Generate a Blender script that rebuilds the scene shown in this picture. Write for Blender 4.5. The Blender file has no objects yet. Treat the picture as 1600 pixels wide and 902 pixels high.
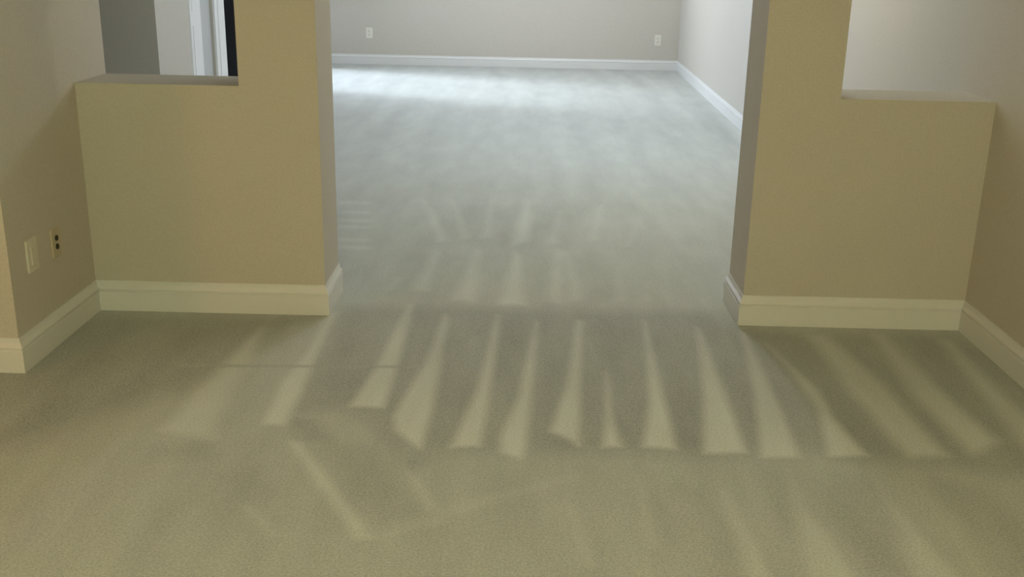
import bpy, bmesh, math
import numpy as np
from mathutils import Vector, Matrix

# ------------------------------------------------------------------ camera
CAM_H = 1.5
F_PX, PITCH, YAW, ROLL = 1649.8, math.radians(17.787), math.radians(-0.634), math.radians(1.15)
fw = Vector((math.sin(YAW) * math.cos(PITCH), math.cos(YAW) * math.cos(PITCH), -math.sin(PITCH)))
rt0 = Vector((math.cos(YAW), -math.sin(YAW), 0))
up0 = rt0.cross(fw)
RT = math.cos(ROLL) * rt0 + math.sin(ROLL) * up0
UP = -math.sin(ROLL) * rt0 + math.cos(ROLL) * up0
scene = bpy.context.scene
C = scene.collection
cam_d = bpy.data.cameras.new('camera')
cam = bpy.data.objects.new('camera', cam_d)
C.objects.link(cam)
cam_d.sensor_fit = 'HORIZONTAL'
cam_d.sensor_width = 36.0
cam_d.lens = 36.0 * F_PX / 1600.0
cam_d.clip_start = 0.02
cam.matrix_world = Matrix(((RT.x, UP.x, -fw.x, 0), (RT.y, UP.y, -fw.y, 0), (RT.z, UP.z, -fw.z, CAM_H), (0, 0, 0, 1)))
scene.camera = cam
scene.view_settings.view_transform = 'Standard'
scene.view_settings.look = 'None'
scene.view_settings.gamma = 1.0
scene.view_settings.use_curve_mapping = False
scene.view_settings.exposure = 0.0

def ray(u, v):
    return fw + RT * ((u - 800) / F_PX) - UP * ((v - 451) / F_PX)

def on_floor(u, v):
    d = ray(u, v)
    t = -CAM_H / d.z
    return (d.x * t, d.y * t)

# ------------------------------------------------------------------ world and lights
world = bpy.data.worlds.new('daylight')
scene.world = world
world.use_nodes = True
wn = world.node_tree.nodes
wn['Background'].inputs[0].default_value = (0.75, 0.86, 1.0, 1)
wn['Background'].inputs[1].default_value = 1.0

def area(name, loc, target, sx, sy, power, color, spread=180):
    d = bpy.data.lights.new(name, 'AREA')
    d.shape = 'RECTANGLE'; d.size = sx; d.size_y = sy
    d.energy = power; d.color = color; d.spread = math.radians(spread)
    o = bpy.data.objects.new(name, d); C.objects.link(o)
    o.location = loc
    o.rotation_euler = (Vector(target) - Vector(loc)).to_track_quat('-Z', 'Y').to_euler()
    return o

def bulb(name, loc, power, color, radius):
    d = bpy.data.lights.new(name, 'POINT')
    d.energy = power; d.color = color; d.shadow_soft_size = radius
    o = bpy.data.objects.new(name, d); C.objects.link(o); o.location = loc
    return o

# hazy sun falling through the patio door at the far left of the next room
sd = bpy.data.lights.new('sun', 'SUN'); sd.energy = 3.3; sd.angle = math.radians(14); sd.color = (0.76, 0.87, 1.0)
sun = bpy.data.objects.new('sun', sd); C.objects.link(sun)
sun.rotation_euler = Vector((1.0, -0.40, -0.50)).to_track_quat('-Z', 'Y').to_euler()
# sky light entering by the same patio door
area('patio_daylight', (-3.40, 13.1, 1.25), (1.8, 10.2, 1.9), 2.0, 2.0, 88, (0.68, 0.78, 1.0), 125)
# lamp on the ceiling of the next room, just beyond the opening
bulb('next_room_lamp', (1.05, 6.2, 2.40), 29, (1.0, 0.92, 0.70), 0.10)
bulb('far_room_fill', (0.2, 12.1, 2.45), 82, (0.84, 0.86, 1.0), 0.20)  # unseen cool fill, added to lift the far wall and carpet
bulb('middle_room_fill', (0.5, 8.3, 2.45), 86, (0.70, 0.79, 1.0), 0.20)  # second added fill, cools and brightens the carpet beyond the opening
# near room lamp behind the camera, tinted green; then two added warm fills
bulb('near_room_lamp', (0.0, -1.1, 1.95), 122, (0.80, 0.96, 0.62), 0.25)
bulb('near_left_fill', (-3.4, 1.0, 1.55), 36, (1.0, 0.46, 0.25), 0.18)  # unseen fill, added to warm the left floor and right wall
bulb('near_right_fill', (1.35, -0.2, 1.30), 36, (1.0, 0.46, 0.25), 0.15)  # another added fill, warm tone for left wall and right floor

# ------------------------------------------------------------------ materials
def mat(name, col, rough=0.6, bump=0.0, bscale=300.0, var=0.0, vscale=3.0, spec=0.3, emit=None):
    m = bpy.data.materials.new(name); m.use_nodes = True
    nt = m.node_tree; b = nt.nodes['Principled BSDF']
    b.inputs['Base Color'].default_value = (*col, 1)
    b.inputs['Roughness'].default_value = rough
    b.inputs['Specular IOR Level'].default_value = spec
    tc = nt.nodes.new('ShaderNodeTexCoord')
    if var:
        n = nt.nodes.new('ShaderNodeTexNoise'); n.inputs['Scale'].default_value = vscale; n.inputs['Detail'].default_value = 4
        nt.links.new(tc.outputs['Object'], n.inputs['Vector'])
        r = nt.nodes.new('ShaderNodeMapRange')
        r.inputs['To Min'].default_value = 1 - var; r.inputs['To Max'].default_value = 1 + var
        nt.links.new(n.outputs['Fac'], r.inputs['Value'])
        h = nt.nodes.new('ShaderNodeVectorMath'); h.operation = 'SCALE'
        h.inputs[0].default_value = col
        nt.links.new(r.outputs[0], h.inputs['Scale'])
        nt.links.new(h.outputs[0], b.inputs['Base Color'])
    if bump:
        n2 = nt.nodes.new('ShaderNodeTexNoise'); n2.inputs['Scale'].default_value = bscale; n2.inputs['Detail'].default_value = 3
        nt.links.new(tc.outputs['Object'], n2.inputs['Vector'])
        bp = nt.nodes.new('ShaderNodeBump'); bp.inputs['Strength'].default_value = bump; bp.inputs['Distance'].default_value = 0.002
        nt.links.new(n2.outputs['Fac'], bp.inputs['Height'])
        nt.links.new(bp.outputs[0], b.inputs['Normal'])
    return m

M_WALL = mat('tan_wall_paint', (0.548, 0.518, 0.442), 0.75, 0.25, 220, 0.14, 150, 0.2)
M_TRIM = mat('white_trim_paint', (0.69, 0.695, 0.655), 0.40, 0.05, 60, 0.02, 40, 0.4)
M_CEIL = mat('ceiling_paint', (0.78, 0.77, 0.72), 0.9, 0.2, 200)
M_DOOR = mat('white_door_paint', (0.80, 0.80, 0.78), 0.4, 0.04, 60)
M_BLACK = mat('black_frame_metal', (0.006, 0.006, 0.007), 0.8, 0.05, 100, spec=0.05)
M_JAMB = mat('jamb_grey', (0.50, 0.51, 0.49), 0.5, 0.04, 60)  # plain grey, darker than the door leaf
M_PLATE = mat('ivory_plastic', (0.72, 0.70, 0.60), 0.35, 0.03, 80)
M_TANPL = mat('tan_plastic', (0.50, 0.44, 0.31), 0.4, 0.03, 80)
M_IVORY = mat('aged_ivory_plastic', (0.62, 0.59, 0.49), 0.4, 0.03, 80)
M_SLOT = mat('dark_slot', (0.03, 0.03, 0.02), 0.6, 0.03, 80)

M_GLASS = bpy.data.materials.new('pane_glass'); M_GLASS.use_nodes = True
nt = M_GLASS.node_tree; nt.nodes.clear()
o_ = nt.nodes.new('ShaderNodeOutputMaterial'); mx = nt.nodes.new('ShaderNodeMixShader')
tr = nt.nodes.new('ShaderNodeBsdfTransparent'); gl = nt.nodes.new('ShaderNodeBsdfGlossy'); fr = nt.nodes.new('ShaderNodeFresnel')
gl.inputs['Roughness'].default_value = 0.02; fr.inputs['IOR'].default_value = 1.2
nt.links.new(fr.outputs[0], mx.inputs[0]); nt.links.new(tr.outputs[0], mx.inputs[1]); nt.links.new(gl.outputs[0], mx.inputs[2]); nt.links.new(mx.outputs[0], o_.inputs[0])

def carpet_material():
    m = bpy.data.materials.new('beige_carpet'); m.use_nodes = True
    nt = m.node_tree; N = nt.nodes; L = nt.links; b = N['Principled BSDF']
    b.inputs['Roughness'].default_value = 0.95
    b.inputs['Specular IOR Level'].default_value = 0.1
    b.inputs['Sheen Weight'].default_value = 0.25
    b.inputs['Sheen Roughness'].default_value = 0.6
    tc = N.new('ShaderNodeTexCoord')
    at = N.new('ShaderNodeAttribute'); at.attribute_name = 'nap_shade'
    # fibre mottling: fine tufts plus broad wear
    n1 = N.new('ShaderNodeTexNoise'); n1.inputs['Scale'].default_value = 150; n1.inputs['Detail'].default_value = 3
    n2 = N.new('ShaderNodeTexNoise'); n2.inputs['Scale'].default_value = 6; n2.inputs['Detail'].default_value = 5
    n3 = N.new('ShaderNodeTexNoise'); n3.inputs['Scale'].default_value = 1.0; n3.inputs['Detail'].default_value = 4
    mp = N.new('ShaderNodeMapping'); mp.inputs['Scale'].default_value = (7.0, 0.8, 1.0)
    L.new(tc.outputs['Object'], mp.inputs['Vector']); L.new(mp.outputs[0], n3.inputs['Vector'])
    mp2 = N.new('ShaderNodeMapping'); mp2.inputs['Scale'].default_value = (1.3, 0.35, 1.0)
    L.new(tc.outputs['Object'], mp2.inputs['Vector']); L.new(mp2.outputs[0], n2.inputs['Vector'])
    L.new(tc.outputs['Object'], n1.inputs['Vector'])
    def mul(a, k, add):
        x = N.new('ShaderNodeMath'); x.operation = 'MULTIPLY_ADD'
        L.new(a, x.inputs[0]); x.inputs[1].default_value = k; x.inputs[2].default_value = add
        return x.outputs[0]
    def addn(a, c):
        x = N.new('ShaderNodeMath'); x.operation = 'ADD'; L.new(a, x.inputs[0]); L.new(c, x.inputs[1]); return x.outputs[0]
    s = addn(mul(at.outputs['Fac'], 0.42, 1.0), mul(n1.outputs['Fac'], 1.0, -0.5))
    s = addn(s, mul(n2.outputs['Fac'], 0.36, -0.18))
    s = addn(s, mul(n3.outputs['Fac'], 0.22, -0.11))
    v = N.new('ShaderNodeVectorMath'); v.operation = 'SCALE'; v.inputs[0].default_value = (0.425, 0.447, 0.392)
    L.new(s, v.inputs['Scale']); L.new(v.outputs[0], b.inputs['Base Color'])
    bp = N.new('ShaderNodeBump'); bp.inputs['Strength'].default_value = 0.5; bp.inputs['Distance'].default_value = 0.004
    L.new(n1.outputs['Fac'], bp.inputs['Height']); L.new(bp.outputs[0], b.inputs['Normal'])
    return m
M_CARPET = carpet_material()

# ------------------------------------------------------------------ mesh helpers
def box(bm, x0, x1, y0, y1, z0, z1):
    vs = [bm.verts.new(p) for p in ((x0, y0, z0), (x1, y0, z0), (x1, y1, z0), (x0, y1, z0),
                                    (x0, y0, z1), (x1, y0, z1), (x1, y1, z1), (x0, y1, z1))]
    for f in ((0, 3, 2, 1), (4, 5, 6, 7), (0, 1, 5, 4), (1, 2, 6, 5), (2, 3, 7, 6), (3, 0, 4, 7)):
        bm.faces.new([vs[i] for i in f])
    return vs

def prism(bm, pts, z0, z1):
    lo = [bm.verts.new((x, y, z0)) for x, y in pts]; hi = [bm.verts.new((x, y, z1)) for x, y in pts]
    n = len(pts)
    bm.faces.new(lo[::-1]); bm.faces.new(hi)
    for i in range(n): bm.faces.new((lo[i], lo[(i + 1) % n], hi[(i + 1) % n], hi[i]))

def obj(name, bm, material, parent=None, bevel=0.0, loc=None, smooth=False):
    if bevel:
        bmesh.ops.bevel(bm, geom=list(bm.edges), offset=bevel, segments=2, affect='EDGES', profile=0.7)
    bmesh.ops.recalc_face_normals(bm, faces=bm.faces)
    me = bpy.data.meshes.new(name); bm.to_mesh(me); bm.free()
    me.materials.append(material)
    if smooth:
        for p in me.polygons: p.use_smooth = True
    o = bpy.data.objects.new(name, me); C.objects.link(o)
    if parent: o.parent = parent
    if loc: o.location = loc
    return o

def struct(o, label, cat):
    o['kind'] = 'structure'; o['label'] = label; o['category'] = cat
    return o

def boxes(name, bs, material, parent=None):
    bm = bmesh.new()
    for b in bs: box(bm, *b)
    return obj(name, bm, material, parent)

# ------------------------------------------------------------------ layout (metres)
D, T = 4.252, 0.326                 # near face and thickness of the dividing wall
DB = D + T
XL, XA, XB, XR = -1.817, -0.840, 0.930, 1.862
XS1, XS2, HS = -1.157, 1.246, 0.960  # pass-through edges and sill height
YC = 3.545                          # outer corner of the left side wall
F = 14.397                          # far wall
XFR = 1.989                         # right wall where it meets the far wall
XO, XFL, YG = -4.6, -3.3, 9.55      # outermost left, far-left wall and grey return wall
YB, ZC, ZH = -2.4, 2.70, 2.20
HB, TB = 0.131, 0.016

# ------------------------------------------------------------------ floor with vacuum tracks
ys = [YB - 0.1] + list(np.arange(YB + 0.2, 2.15, 0.25))
v = 930.0
rows = []
while v > 96:
    rows.append(on_floor(835, v)[1]); v -= 1.6 if v > 250 else 1.0
ys = np.array([y for y in ys if y < rows[0]] + [y for y in rows if y < F + 0.1] + [F + 0.12])
xs = np.arange(XO - 0.1, 2.13, 0.013)
GX, GY = np.meshgrid(xs, ys)
nap_shade = np.zeros_like(GX)
XY = np.stack([GX.ravel(), GY.ravel()], 1)

def soft_poly(pix, soft):
    """0..1 coverage of a floor polygon given by photo pixels, soft edge in metres"""
    P = np.array([on_floor(*p) for p in pix])
    lo, hi = P.min(0) - 0.3, P.max(0) + 0.3
    idx = np.where((XY[:, 0] > lo[0]) & (XY[:, 0] < hi[0]) & (XY[:, 1] > lo[1]) & (XY[:, 1] < hi[1]))[0]
    q = XY[idx]
    inside = np.zeros(len(q), bool); dist = np.full(len(q), 9.0)
    n = len(P)
    for i in range(n):
        a, b = P[i], P[(i + 1) % n]
        c = ((a[1] > q[:, 1]) != (b[1] > q[:, 1]))
        xi = (b[0] - a[0]) * (q[:, 1] - a[1]) / (b[1] - a[1] + 1e-12) + a[0]
        inside ^= c & (q[:, 0] < xi)
        ab = b - a; t = np.clip(((q - a) @ ab) / (ab @ ab + 1e-12), 0, 1)
        dist = np.minimum(dist, np.linalg.norm(q - a - t[:, None] * ab, axis=1))
    sd = np.where(inside, dist, -dist)
    return idx, np.clip(sd / soft * 0.5 + 0.5, 0, 1)

nap_shade_f = nap_shade.ravel()
def track(pix, val, soft=0.02, fade=0.0):
    """lay one vacuum stroke or painted shade; fade weakens it towards its far tip"""
    idx, w = soft_poly(pix, soft)
    if fade:
        yy = XY[idx, 1]; P = [on_floor(*p)[1] for p in pix]
        w = w * (1 - fade * np.clip((yy - min(P)) / (max(P) - min(P)), 0, 1))
    nap_shade_f[idx] = nap_shade_f[idx] * (1 - w) + val * w

# fields left by the broad strokes: darker pile between the wedges, plus one painted wall shadow
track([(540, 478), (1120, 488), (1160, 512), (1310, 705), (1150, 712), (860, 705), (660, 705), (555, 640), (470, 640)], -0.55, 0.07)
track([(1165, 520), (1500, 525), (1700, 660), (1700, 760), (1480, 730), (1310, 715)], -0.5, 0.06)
track([(150, 492), (508, 494), (420, 540), (330, 590), (180, 640), (20, 700), (-100, 700), (-100, 600)], -0.6, 0.08)  # shadow of the left stub wall, darkened into the carpet colour
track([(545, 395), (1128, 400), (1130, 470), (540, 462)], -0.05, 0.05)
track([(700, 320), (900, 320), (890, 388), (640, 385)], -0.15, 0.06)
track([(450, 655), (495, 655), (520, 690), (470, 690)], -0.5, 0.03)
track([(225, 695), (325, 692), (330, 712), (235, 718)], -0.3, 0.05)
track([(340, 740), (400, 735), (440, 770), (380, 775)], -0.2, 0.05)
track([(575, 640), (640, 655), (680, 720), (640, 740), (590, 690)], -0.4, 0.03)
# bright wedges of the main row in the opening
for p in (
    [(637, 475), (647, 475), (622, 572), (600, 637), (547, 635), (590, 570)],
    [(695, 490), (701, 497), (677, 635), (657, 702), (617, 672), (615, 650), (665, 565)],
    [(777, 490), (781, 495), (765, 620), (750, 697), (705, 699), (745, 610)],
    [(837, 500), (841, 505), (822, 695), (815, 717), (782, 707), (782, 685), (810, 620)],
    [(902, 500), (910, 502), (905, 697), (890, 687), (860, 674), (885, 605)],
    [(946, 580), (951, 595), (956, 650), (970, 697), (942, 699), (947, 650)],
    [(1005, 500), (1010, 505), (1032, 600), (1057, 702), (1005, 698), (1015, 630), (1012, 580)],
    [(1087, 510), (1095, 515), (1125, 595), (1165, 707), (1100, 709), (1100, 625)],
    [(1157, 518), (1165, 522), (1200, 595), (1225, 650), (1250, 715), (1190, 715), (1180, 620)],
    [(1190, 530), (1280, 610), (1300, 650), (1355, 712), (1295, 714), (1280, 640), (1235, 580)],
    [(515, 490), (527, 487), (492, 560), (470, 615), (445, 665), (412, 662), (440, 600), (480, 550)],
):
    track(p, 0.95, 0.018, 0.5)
for p in (
    [(1265, 525), (1290, 522), (1380, 600), (1480, 712), (1420, 714), (1320, 600)],
    [(1365, 525), (1380, 522), (1460, 600), (1560, 690), (1520, 712), (1425, 615)],
    [(1470, 533), (1485, 530), (1570, 620), (1640, 680), (1640, 740), (1550, 635)],
    [(410, 512), (397, 550), (342, 650), (332, 687), (250, 672), (280, 640), (350, 570)],
):
    track(p, 0.6, 0.03, 0.35)
# lower row, tracks swept towards the camera
for p, a in (
    ([(1230, 735), (1262, 800), (1292, 832), (1345, 915), (1265, 915), (1235, 800)], 0.5),
    ([(1360, 740), (1415, 812), (1510, 915), (1430, 915), (1385, 800)], 0.5),
    ([(1130, 768), (1160, 818), (1205, 905), (1165, 905), (1140, 820)], 0.5),
    ([(995, 742), (1010, 785), (1032, 855), (1014, 855), (1000, 790)], 0.35),
    ([(893, 790), (932, 885), (912, 885)], 0.35),
    ([(452, 690), (468, 692), (588, 840), (556, 842), (500, 762)], 0.75),
    ([(638, 738), (660, 758), (694, 814), (670, 822)], 0.6),
    ([(383, 793), (396, 793), (434, 836), (420, 840)], 0.4),
    ([(560, 830), (760, 775), (900, 740), (910, 745), (760, 790), (600, 842)], 0.22),
):
    track(p, a, 0.018)
for p in (
    [(1190, 730), (1228, 740), (1240, 810), (1262, 905), (1215, 905), (1200, 800)],
    [(1300, 740), (1355, 745), (1400, 820), (1425, 905), (1360, 905), (1300, 820)],
    [(1060, 760), (1110, 765), (1150, 830), (1160, 905), (1110, 905), (1085, 830)],
    [(500, 690), (600, 700), (660, 800), (590, 830), (540, 760)],
    [(1450, 745), (1520, 760), (1640, 870), (1640, 905), (1560, 905)],
):
    track(p, -0.25, 0.04)
# rows further inside the next room
for p, a in (
    ([(745, 390), (750, 395), (740, 471), (707, 468)], 0.55),
    ([(805, 395), (813, 400), (818, 476), (779, 476)], 0.65),
    ([(872, 390), (880, 395), (880, 475), (852, 470)], 0.45),
    ([(885, 395), (895, 415), (911, 468), (890, 471)], 0.45),
    ([(963, 425), (975, 460), (981, 470), (965, 470)], 0.35),
    ([(680, 390), (685, 395), (670, 455), (645, 453)], 0.4),
    ([(628, 434), (612, 452), (606, 452), (620, 434)], 0.4),
    ([(1012, 440), (1017, 470), (1008, 470)], 0.3),
    ([(660, 312), (676, 330), (698, 376), (686, 378), (672, 345)], 0.5),
    ([(706, 312), (714, 325), (731, 372), (724, 373)], 0.4),
    ([(822, 310), (831, 315), (826, 376), (800, 384)], 0.45),
    ([(940, 320), (934, 375), (920, 378)], 0.35),
    ([(768, 312), (766, 370), (752, 372)], 0.3),
    ([(875, 330), (868, 380), (856, 380)], 0.3),
    ([(1000, 340), (985, 385), (975, 385)], 0.25),
):
    track(p, a, 0.03)
for yy in (314, 329, 342, 352, 372, 384):
    track([(530, yy), (578, yy + 2), (578, yy + 5), (530, yy + 4)], 0.4, 0.03)
# crease running across the pile left of the opening
track([(280, 569), (660, 572), (660, 575), (280, 573)], -0.4, 0.012)
# long parallel strokes fading towards the far wall
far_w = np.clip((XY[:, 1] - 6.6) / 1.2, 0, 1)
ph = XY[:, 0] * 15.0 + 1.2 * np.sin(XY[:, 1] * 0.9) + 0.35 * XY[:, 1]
nap_shade_f += far_w * 0.16 * np.sin(ph) * (0.6 + 0.4 * np.sin(XY[:, 0] * 4.1 + XY[:, 1] * 0.7))

# pile lies a touch higher where it is brushed up
nr, nc = GX.shape
co = np.zeros((nr * nc, 3)); co[:, 0] = XY[:, 0]; co[:, 1] = XY[:, 1]; co[:, 2] = nap_shade_f * 0.0008 - 0.0008
ii = np.arange(nr * nc).reshape(nr, nc)
quads = np.stack([ii[:-1, :-1], ii[:-1, 1:], ii[1:, 1:], ii[1:, :-1]], -1).reshape(-1, 4)
me = bpy.data.meshes.new('floor')
me.vertices.add(nr * nc); me.vertices.foreach_set('co', co.ravel())
me.loops.add(quads.size); me.loops.foreach_set('vertex_index', quads.ravel().astype(np.int32))
me.polygons.add(len(quads)); me.polygons.foreach_set('loop_start', (np.arange(len(quads)) * 4).astype(np.int32))
me.update(calc_edges=True)
me.attributes.new('nap_shade', 'FLOAT', 'POINT').data.foreach_set('value', nap_shade_f.astype(np.float32))
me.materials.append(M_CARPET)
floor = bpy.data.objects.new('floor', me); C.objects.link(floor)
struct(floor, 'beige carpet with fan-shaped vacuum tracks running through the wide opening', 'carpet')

# ------------------------------------------------------------------ walls and ceiling
W = 0.14
struct(boxes('ceiling', [(XO - .1, 2.2, YB - .1, F + .1, ZC, ZC + .1)], M_CEIL), 'plain ceiling above both rooms', 'ceiling')
struct(boxes('wall_front_left', [(XL, XS1, D, DB, 0, HS), (XS1, XA, D, DB, 0, ZC), (XL, XS1, D, DB, ZH, ZC)], M_WALL),
       'tan dividing wall with pass-through left of the wide opening', 'wall')
struct(boxes('wall_front_right', [(XS2, XR + .02, D, DB, 0, HS), (XB, XS2, D, DB, 0, ZC), (XS2, XR + .02, D, DB, ZH, ZC)], M_WALL),
       'tan dividing wall with pass-through right of the wide opening', 'wall')
struct(boxes('wall_header', [(XA, XB, D, DB, 2.35, ZC)], M_WALL), 'tan header over the wide opening between the rooms', 'wall')
struct(boxes('wall_left', [(XO, XL, YC, DB, 0, ZC)], M_WALL), 'tan left wall with two outlet plates and an outer corner', 'wall')
bm = bmesh.new()
prism(bm, [(XR, YB), (XR, D), (XFR, F), (XFR + W, F), (XFR + W, YB)], 0, ZC)
struct(obj('wall_right', bm, M_WALL), 'long tan right wall running on into the bright next room', 'wall')
struct(boxes('wall_far', [(XFL - W, XFR + W, F, F + W, 0, ZC)], M_WALL), 'far tan wall with two white outlets behind the sunlit carpet', 'wall')
struct(boxes('wall_outer_left', [(XO - W, XO, YB, YG, 0, ZC)], M_WALL), 'outer left wall of the house', 'wall')
struct(boxes('wall_back', [(XO - W, XR + W, YB - W, YB, 0, ZC)], M_WALL), 'back wall of the near room', 'wall')
struct(boxes('wall_return', [(XO, XFL - W, YG, YG + .12, 0, ZC), (XFL - W, XFL, YG, YG + .12, 0, ZC)], M_WALL), 'shaded return wall seen through the left pass-through', 'wall')
Y0, Y1, Y2, Y3, Y4, Y5 = 10.47, 10.84, 11.29, 11.62, 12.0, 14.2   # bifold door, casing, black patio frame
struct(boxes('wall_far_left', [(XFL - W, XFL, YG + .12, Y0, 0, ZC), (XFL - W, XFL, Y2, Y3 + .1, 0, ZC), (XFL - W, XFL, Y0, Y2, 2.05, ZC),
                               (XFL - W, XFL, Y3 + .1, Y5, 2.25, ZC), (XFL - W, XFL, Y5, F, 0, ZC)], M_WALL),
       'lit side wall seen through the left pass-through beside the white door', 'wall')

# ------------------------------------------------------------------ baseboards
PROFILE = [(0, 0), (TB, 0), (TB, .084), (TB - .001, .086), (TB - .006, .087), (TB - .006, .091), (TB - .001, .094), (TB - .001, .098), (TB - .004, .104), (TB - .009, .113), (.005, .122), (.004, HB), (0, HB)]
def baseboard(name, p0, p1, m0, m1, label):
    """room lies to the left of p0->p1; m = +1 outer mitre (runs long), -1 inner mitre (runs short), 0 square"""
    a, b = Vector((*p0, 0)), Vector((*p1, 0)); d = (b - a).normalized(); n = Vector((-d.y, d.x, 0))
    bm = bmesh.new(); A = []; B = []
    for o, z in PROFILE:
        A.append(bm.verts.new(a + n * o - d * (o * m0) + Vector((0, 0, z))))
        B.append(bm.verts.new(b + n * o + d * (o * m1) + Vector((0, 0, z))))
    k = len(PROFILE)
    for i in range(k): bm.faces.new((A[i], A[(i + 1) % k], B[(i + 1) % k], B[i]))
    bm.faces.new(A[::-1]); bm.faces.new(B)
    return struct(obj(name, bm, M_TRIM), label, 'baseboard')
baseboard('baseboard_corner', (XL, YC), (XO, YC), 1, 0, 'white baseboard at the left frame edge, left of the outer corner')
baseboard('baseboard_left', (XL, D), (XL, YC), -1, 1, 'white baseboard under the two left outlet plates')
baseboard('baseboard_front_left', (XA, D), (XL, D), 1, -1, 'white baseboard along the dividing wall left of the opening')
baseboard('baseboard_jamb_left', (XA, DB), (XA, D), 1, 1, 'short white baseboard on the left jamb of the opening')
baseboard('baseboard_jamb_right', (XB, D), (XB, DB), 1, 1, 'short white baseboard on the right jamb of the opening')
baseboard('baseboard_front_right', (XR, D), (XB, D), -1, 1, 'white baseboard along the dividing wall right of the opening')
baseboard('baseboard_right', (XR, YB), (XR, D), 0, -1, 'white baseboard along the right wall of the near room')
xr_db = XR + (XFR - XR) * T / (F - D)
baseboard('baseboard_far_right', (xr_db, DB), (XFR, F), -1, -1, 'white baseboard along the right wall of the far room')
baseboard('baseboard_far', (XFR, F), (XFL, F), -1, -1, 'long white baseboard along the far wall')
baseboard('baseboard_back_left', (XL, DB), (XA, DB), 0, 1, 'white baseboard on the far side of the left pass-through wall')
baseboard('baseboard_back_right', (XB, DB), (xr_db, DB), 1, -1, 'white baseboard on the far side of the right pass-through wall')

# ------------------------------------------------------------------ door, casing and patio door seen through the left pass-through
def leaf(name, p0, p1, parent):
    """white panelled leaf between two floor points, panels on the room side (+X)"""
    a, b = Vector((*p0, 0)), Vector((*p1, 0)); L = (b - a).length; d = (b - a).normalized(); n = Vector((d.y, -d.x, 0))
    mtx = Matrix(((d.x, n.x, 0, a.x), (d.y, n.y, 0, a.y), (0, 0, 1, 0.01), (0, 0, 0, 1)))
    bm = bmesh.new(); box(bm, 0, L, -.03, 0, 0, 2.02)
    o = obj(name, bm, M_DOOR, parent, .002); o.matrix_world = mtx
    for z0, z1 in ((.14, .72), (.86, 1.46), (1.60, 1.92)):
        bm = bmesh.new(); box(bm, .07, L - .07, 0, .005, z0, z1)
        obj('door_panel', bm, M_DOOR, o, .002)
    return o
door = bpy.data.objects.new('door_1', None); C.objects.link(door); door.location = (XFL, Y0, 0)
struct(door, 'narrow white panelled door leaf with grey jamb, through the left pass-through', 'door')
bpy.context.view_layer.update()
leaf('door_leaf', (XFL + .016, Y0 + .01), (XFL + .004, Y1 + .02), door)
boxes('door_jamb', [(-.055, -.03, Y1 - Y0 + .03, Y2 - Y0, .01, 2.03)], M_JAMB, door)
trim = boxes('trim_1', [(XFL, XFL + .022, Y2, Y2 + .10, 0, 2.12), (XFL, XFL + .030, Y2 + .10, Y3, 0, 2.12)], M_DOOR)
struct(trim, 'white casing between the grey jamb and the black frame', 'trim')

win = bpy.data.objects.new('window_1', None); C.objects.link(win); win.location = (XFL, (Y3 + Y5) / 2, 0)
struct(win, 'black framed patio door edge seen through the left pass-through', 'window')
wx, wy = XFL, (Y3 + Y5) / 2
def wpart(name, b, m):
    return boxes(name, [(b[0] - wx, b[1] - wx, b[2] - wy, b[3] - wy, b[4], b[5])], m, win)
wpart('door_stile', (XFL - .10, XFL + .03, Y3 + .005, Y4, 0, 2.25), M_BLACK)
wpart('door_stile', (XFL - .10, XFL + .01, Y5 - .08, Y5 - .001, 0, 2.25), M_BLACK)
wpart('door_stile', (XFL - .08, XFL - .01, 13.06, 13.14, .06, 2.19), M_BLACK)
wpart('door_rail', (XFL - .10, XFL + .01, Y4, Y5 - .08, 2.19, 2.25), M_BLACK)
wpart('door_threshold', (XFL - .10, XFL + .01, Y4, Y5 - .08, 0, .06), M_BLACK)
wpart('pane', (XFL - .050, XFL - .044, Y4, 13.06, .06, 2.19), M_GLASS)
wpart('pane', (XFL - .050, XFL - .044, 13.14, Y5 - .08, .06, 2.19), M_GLASS)

# ------------------------------------------------------------------ wall plates
def rounded_plate(w, h, t, r=.006):
    bm = bmesh.new(); pts = []
    for cx, cz, a0 in ((w / 2 - r, h / 2 - r, 0), (-w / 2 + r, h / 2 - r, 90), (-w / 2 + r, -h / 2 + r, 180), (w / 2 - r, -h / 2 + r, 270)):
        for k in range(4):
            a = math.radians(a0 + 30 * k); pts.append((cx + r * math.cos(a), cz + r * math.sin(a)))
    n = len(pts)
    bk = [bm.verts.new((x, 0, z)) for x, z in pts]
    mid = [bm.verts.new((x, -t * .5, z)) for x, z in pts]
    fr = [bm.verts.new((x * (1 - .006 / w), -t, z * (1 - .006 / h))) for x, z in pts]
    for A, B in ((bk, mid), (mid, fr)):
        for i in range(n): bm.faces.new((A[i], A[(i + 1) % n], B[(i + 1) % n], B[i]))
    bm.faces.new(fr); bm.faces.new(bk[::-1])
    return bm

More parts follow.
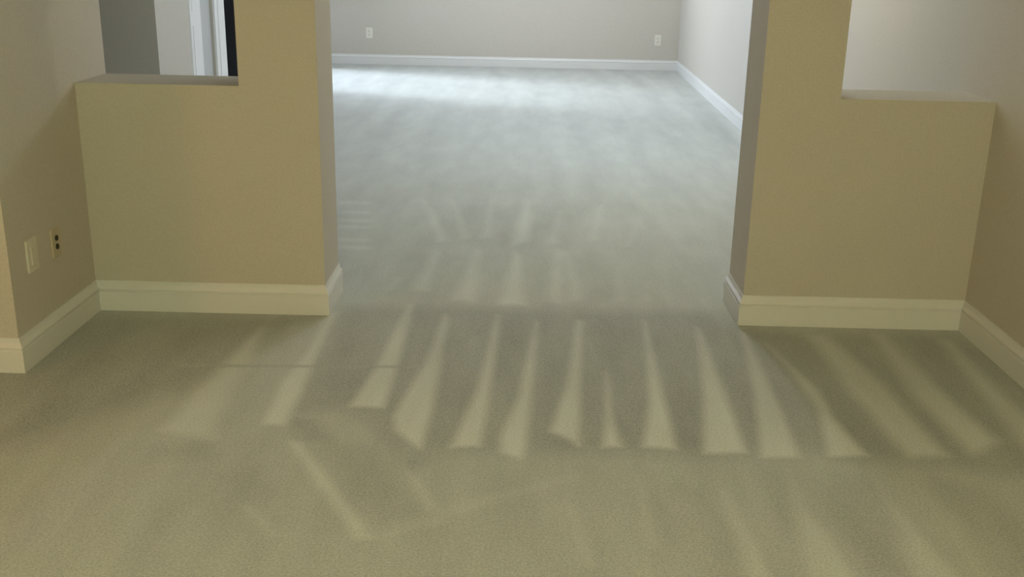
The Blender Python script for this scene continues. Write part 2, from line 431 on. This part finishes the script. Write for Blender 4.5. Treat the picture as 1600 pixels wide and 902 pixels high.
def outlet(name, loc, rotz, label, kind, pm, w=.078, h=.125):
    e = bpy.data.objects.new(name, None); C.objects.link(e)
    e.location = loc; e.rotation_euler = (0, 0, rotz)
    e['label'] = label; e['category'] = 'wall plate'
    obj('plate', rounded_plate(w, h, .007), pm, e)
    bm = bmesh.new(); bmesh.ops.create_cone(bm, cap_ends=True, segments=10, radius1=.0035, radius2=.003, depth=.003, matrix=Matrix.Translation((0, -.0075, 0)) @ Matrix.Rotation(math.pi / 2, 4, 'X'))
    if kind == 'duplex':
        obj('screw', bm, pm, e)
        for z in (.0235, -.0235):
            s = obj('socket', rounded_plate(.034, .030, .0035, .012), pm, e, loc=(0, -.0065, z))
            for x, hh in ((-.007, .011), (.007, .009)):
                b2 = bmesh.new(); box(b2, x - .0017, x + .0017, -.0042, -.0034, .001 - hh / 2 + .003, .001 + hh / 2 + .003); obj('slot', b2, M_SLOT, s)
            b2 = bmesh.new(); box(b2, -.003, .003, -.0042, -.0034, -.011, -.006); obj('slot', b2, M_SLOT, s)
    elif kind == 'rocker':
        bm.free()
        s = obj('insert', rounded_plate(.036, .070, .004, .003), pm, e, loc=(0, -.0065, 0))
        for z in (.05, -.05):
            b2 = bmesh.new(); bmesh.ops.create_cone(b2, cap_ends=True, segments=10, radius1=.0032, radius2=.003, depth=.002, matrix=Matrix.Translation((0, -.0075, z)) @ Matrix.Rotation(math.pi / 2, 4, 'X')); obj('screw', b2, pm, e)
    else:
        obj('screw', bm, pm, e)
        for z in (.017, -.017):
            b2 = bmesh.new(); bmesh.ops.create_cone(b2, cap_ends=True, segments=16, radius1=.012, radius2=.011, depth=.005, matrix=Matrix.Translation((0, -.0085, z)) @ Matrix.Rotation(math.pi / 2, 4, 'X'))
            obj('jack', b2, M_SLOT, e)
    return e
RZ = math.pi / 2
outlet('wall_outlet', (XL, 3.717, .394), RZ, 'ivory wall plate on the left wall, nearer the outer corner', 'rocker', M_IVORY, .085, .125)
outlet('jack_plate', (XL, 3.918, .388), RZ, 'tan plate with two dark jacks on the left wall', 'jack', M_TANPL, .075, .115)
outlet('wall_outlet', (-2.128, F, .41), 0, 'white outlet low on the far wall, at its left end', 'duplex', M_PLATE, .09, .14)
outlet('wall_outlet', (1.712, F, .393), 0, 'white outlet low on the far wall, near the right corner', 'duplex', M_PLATE, .09, .14)
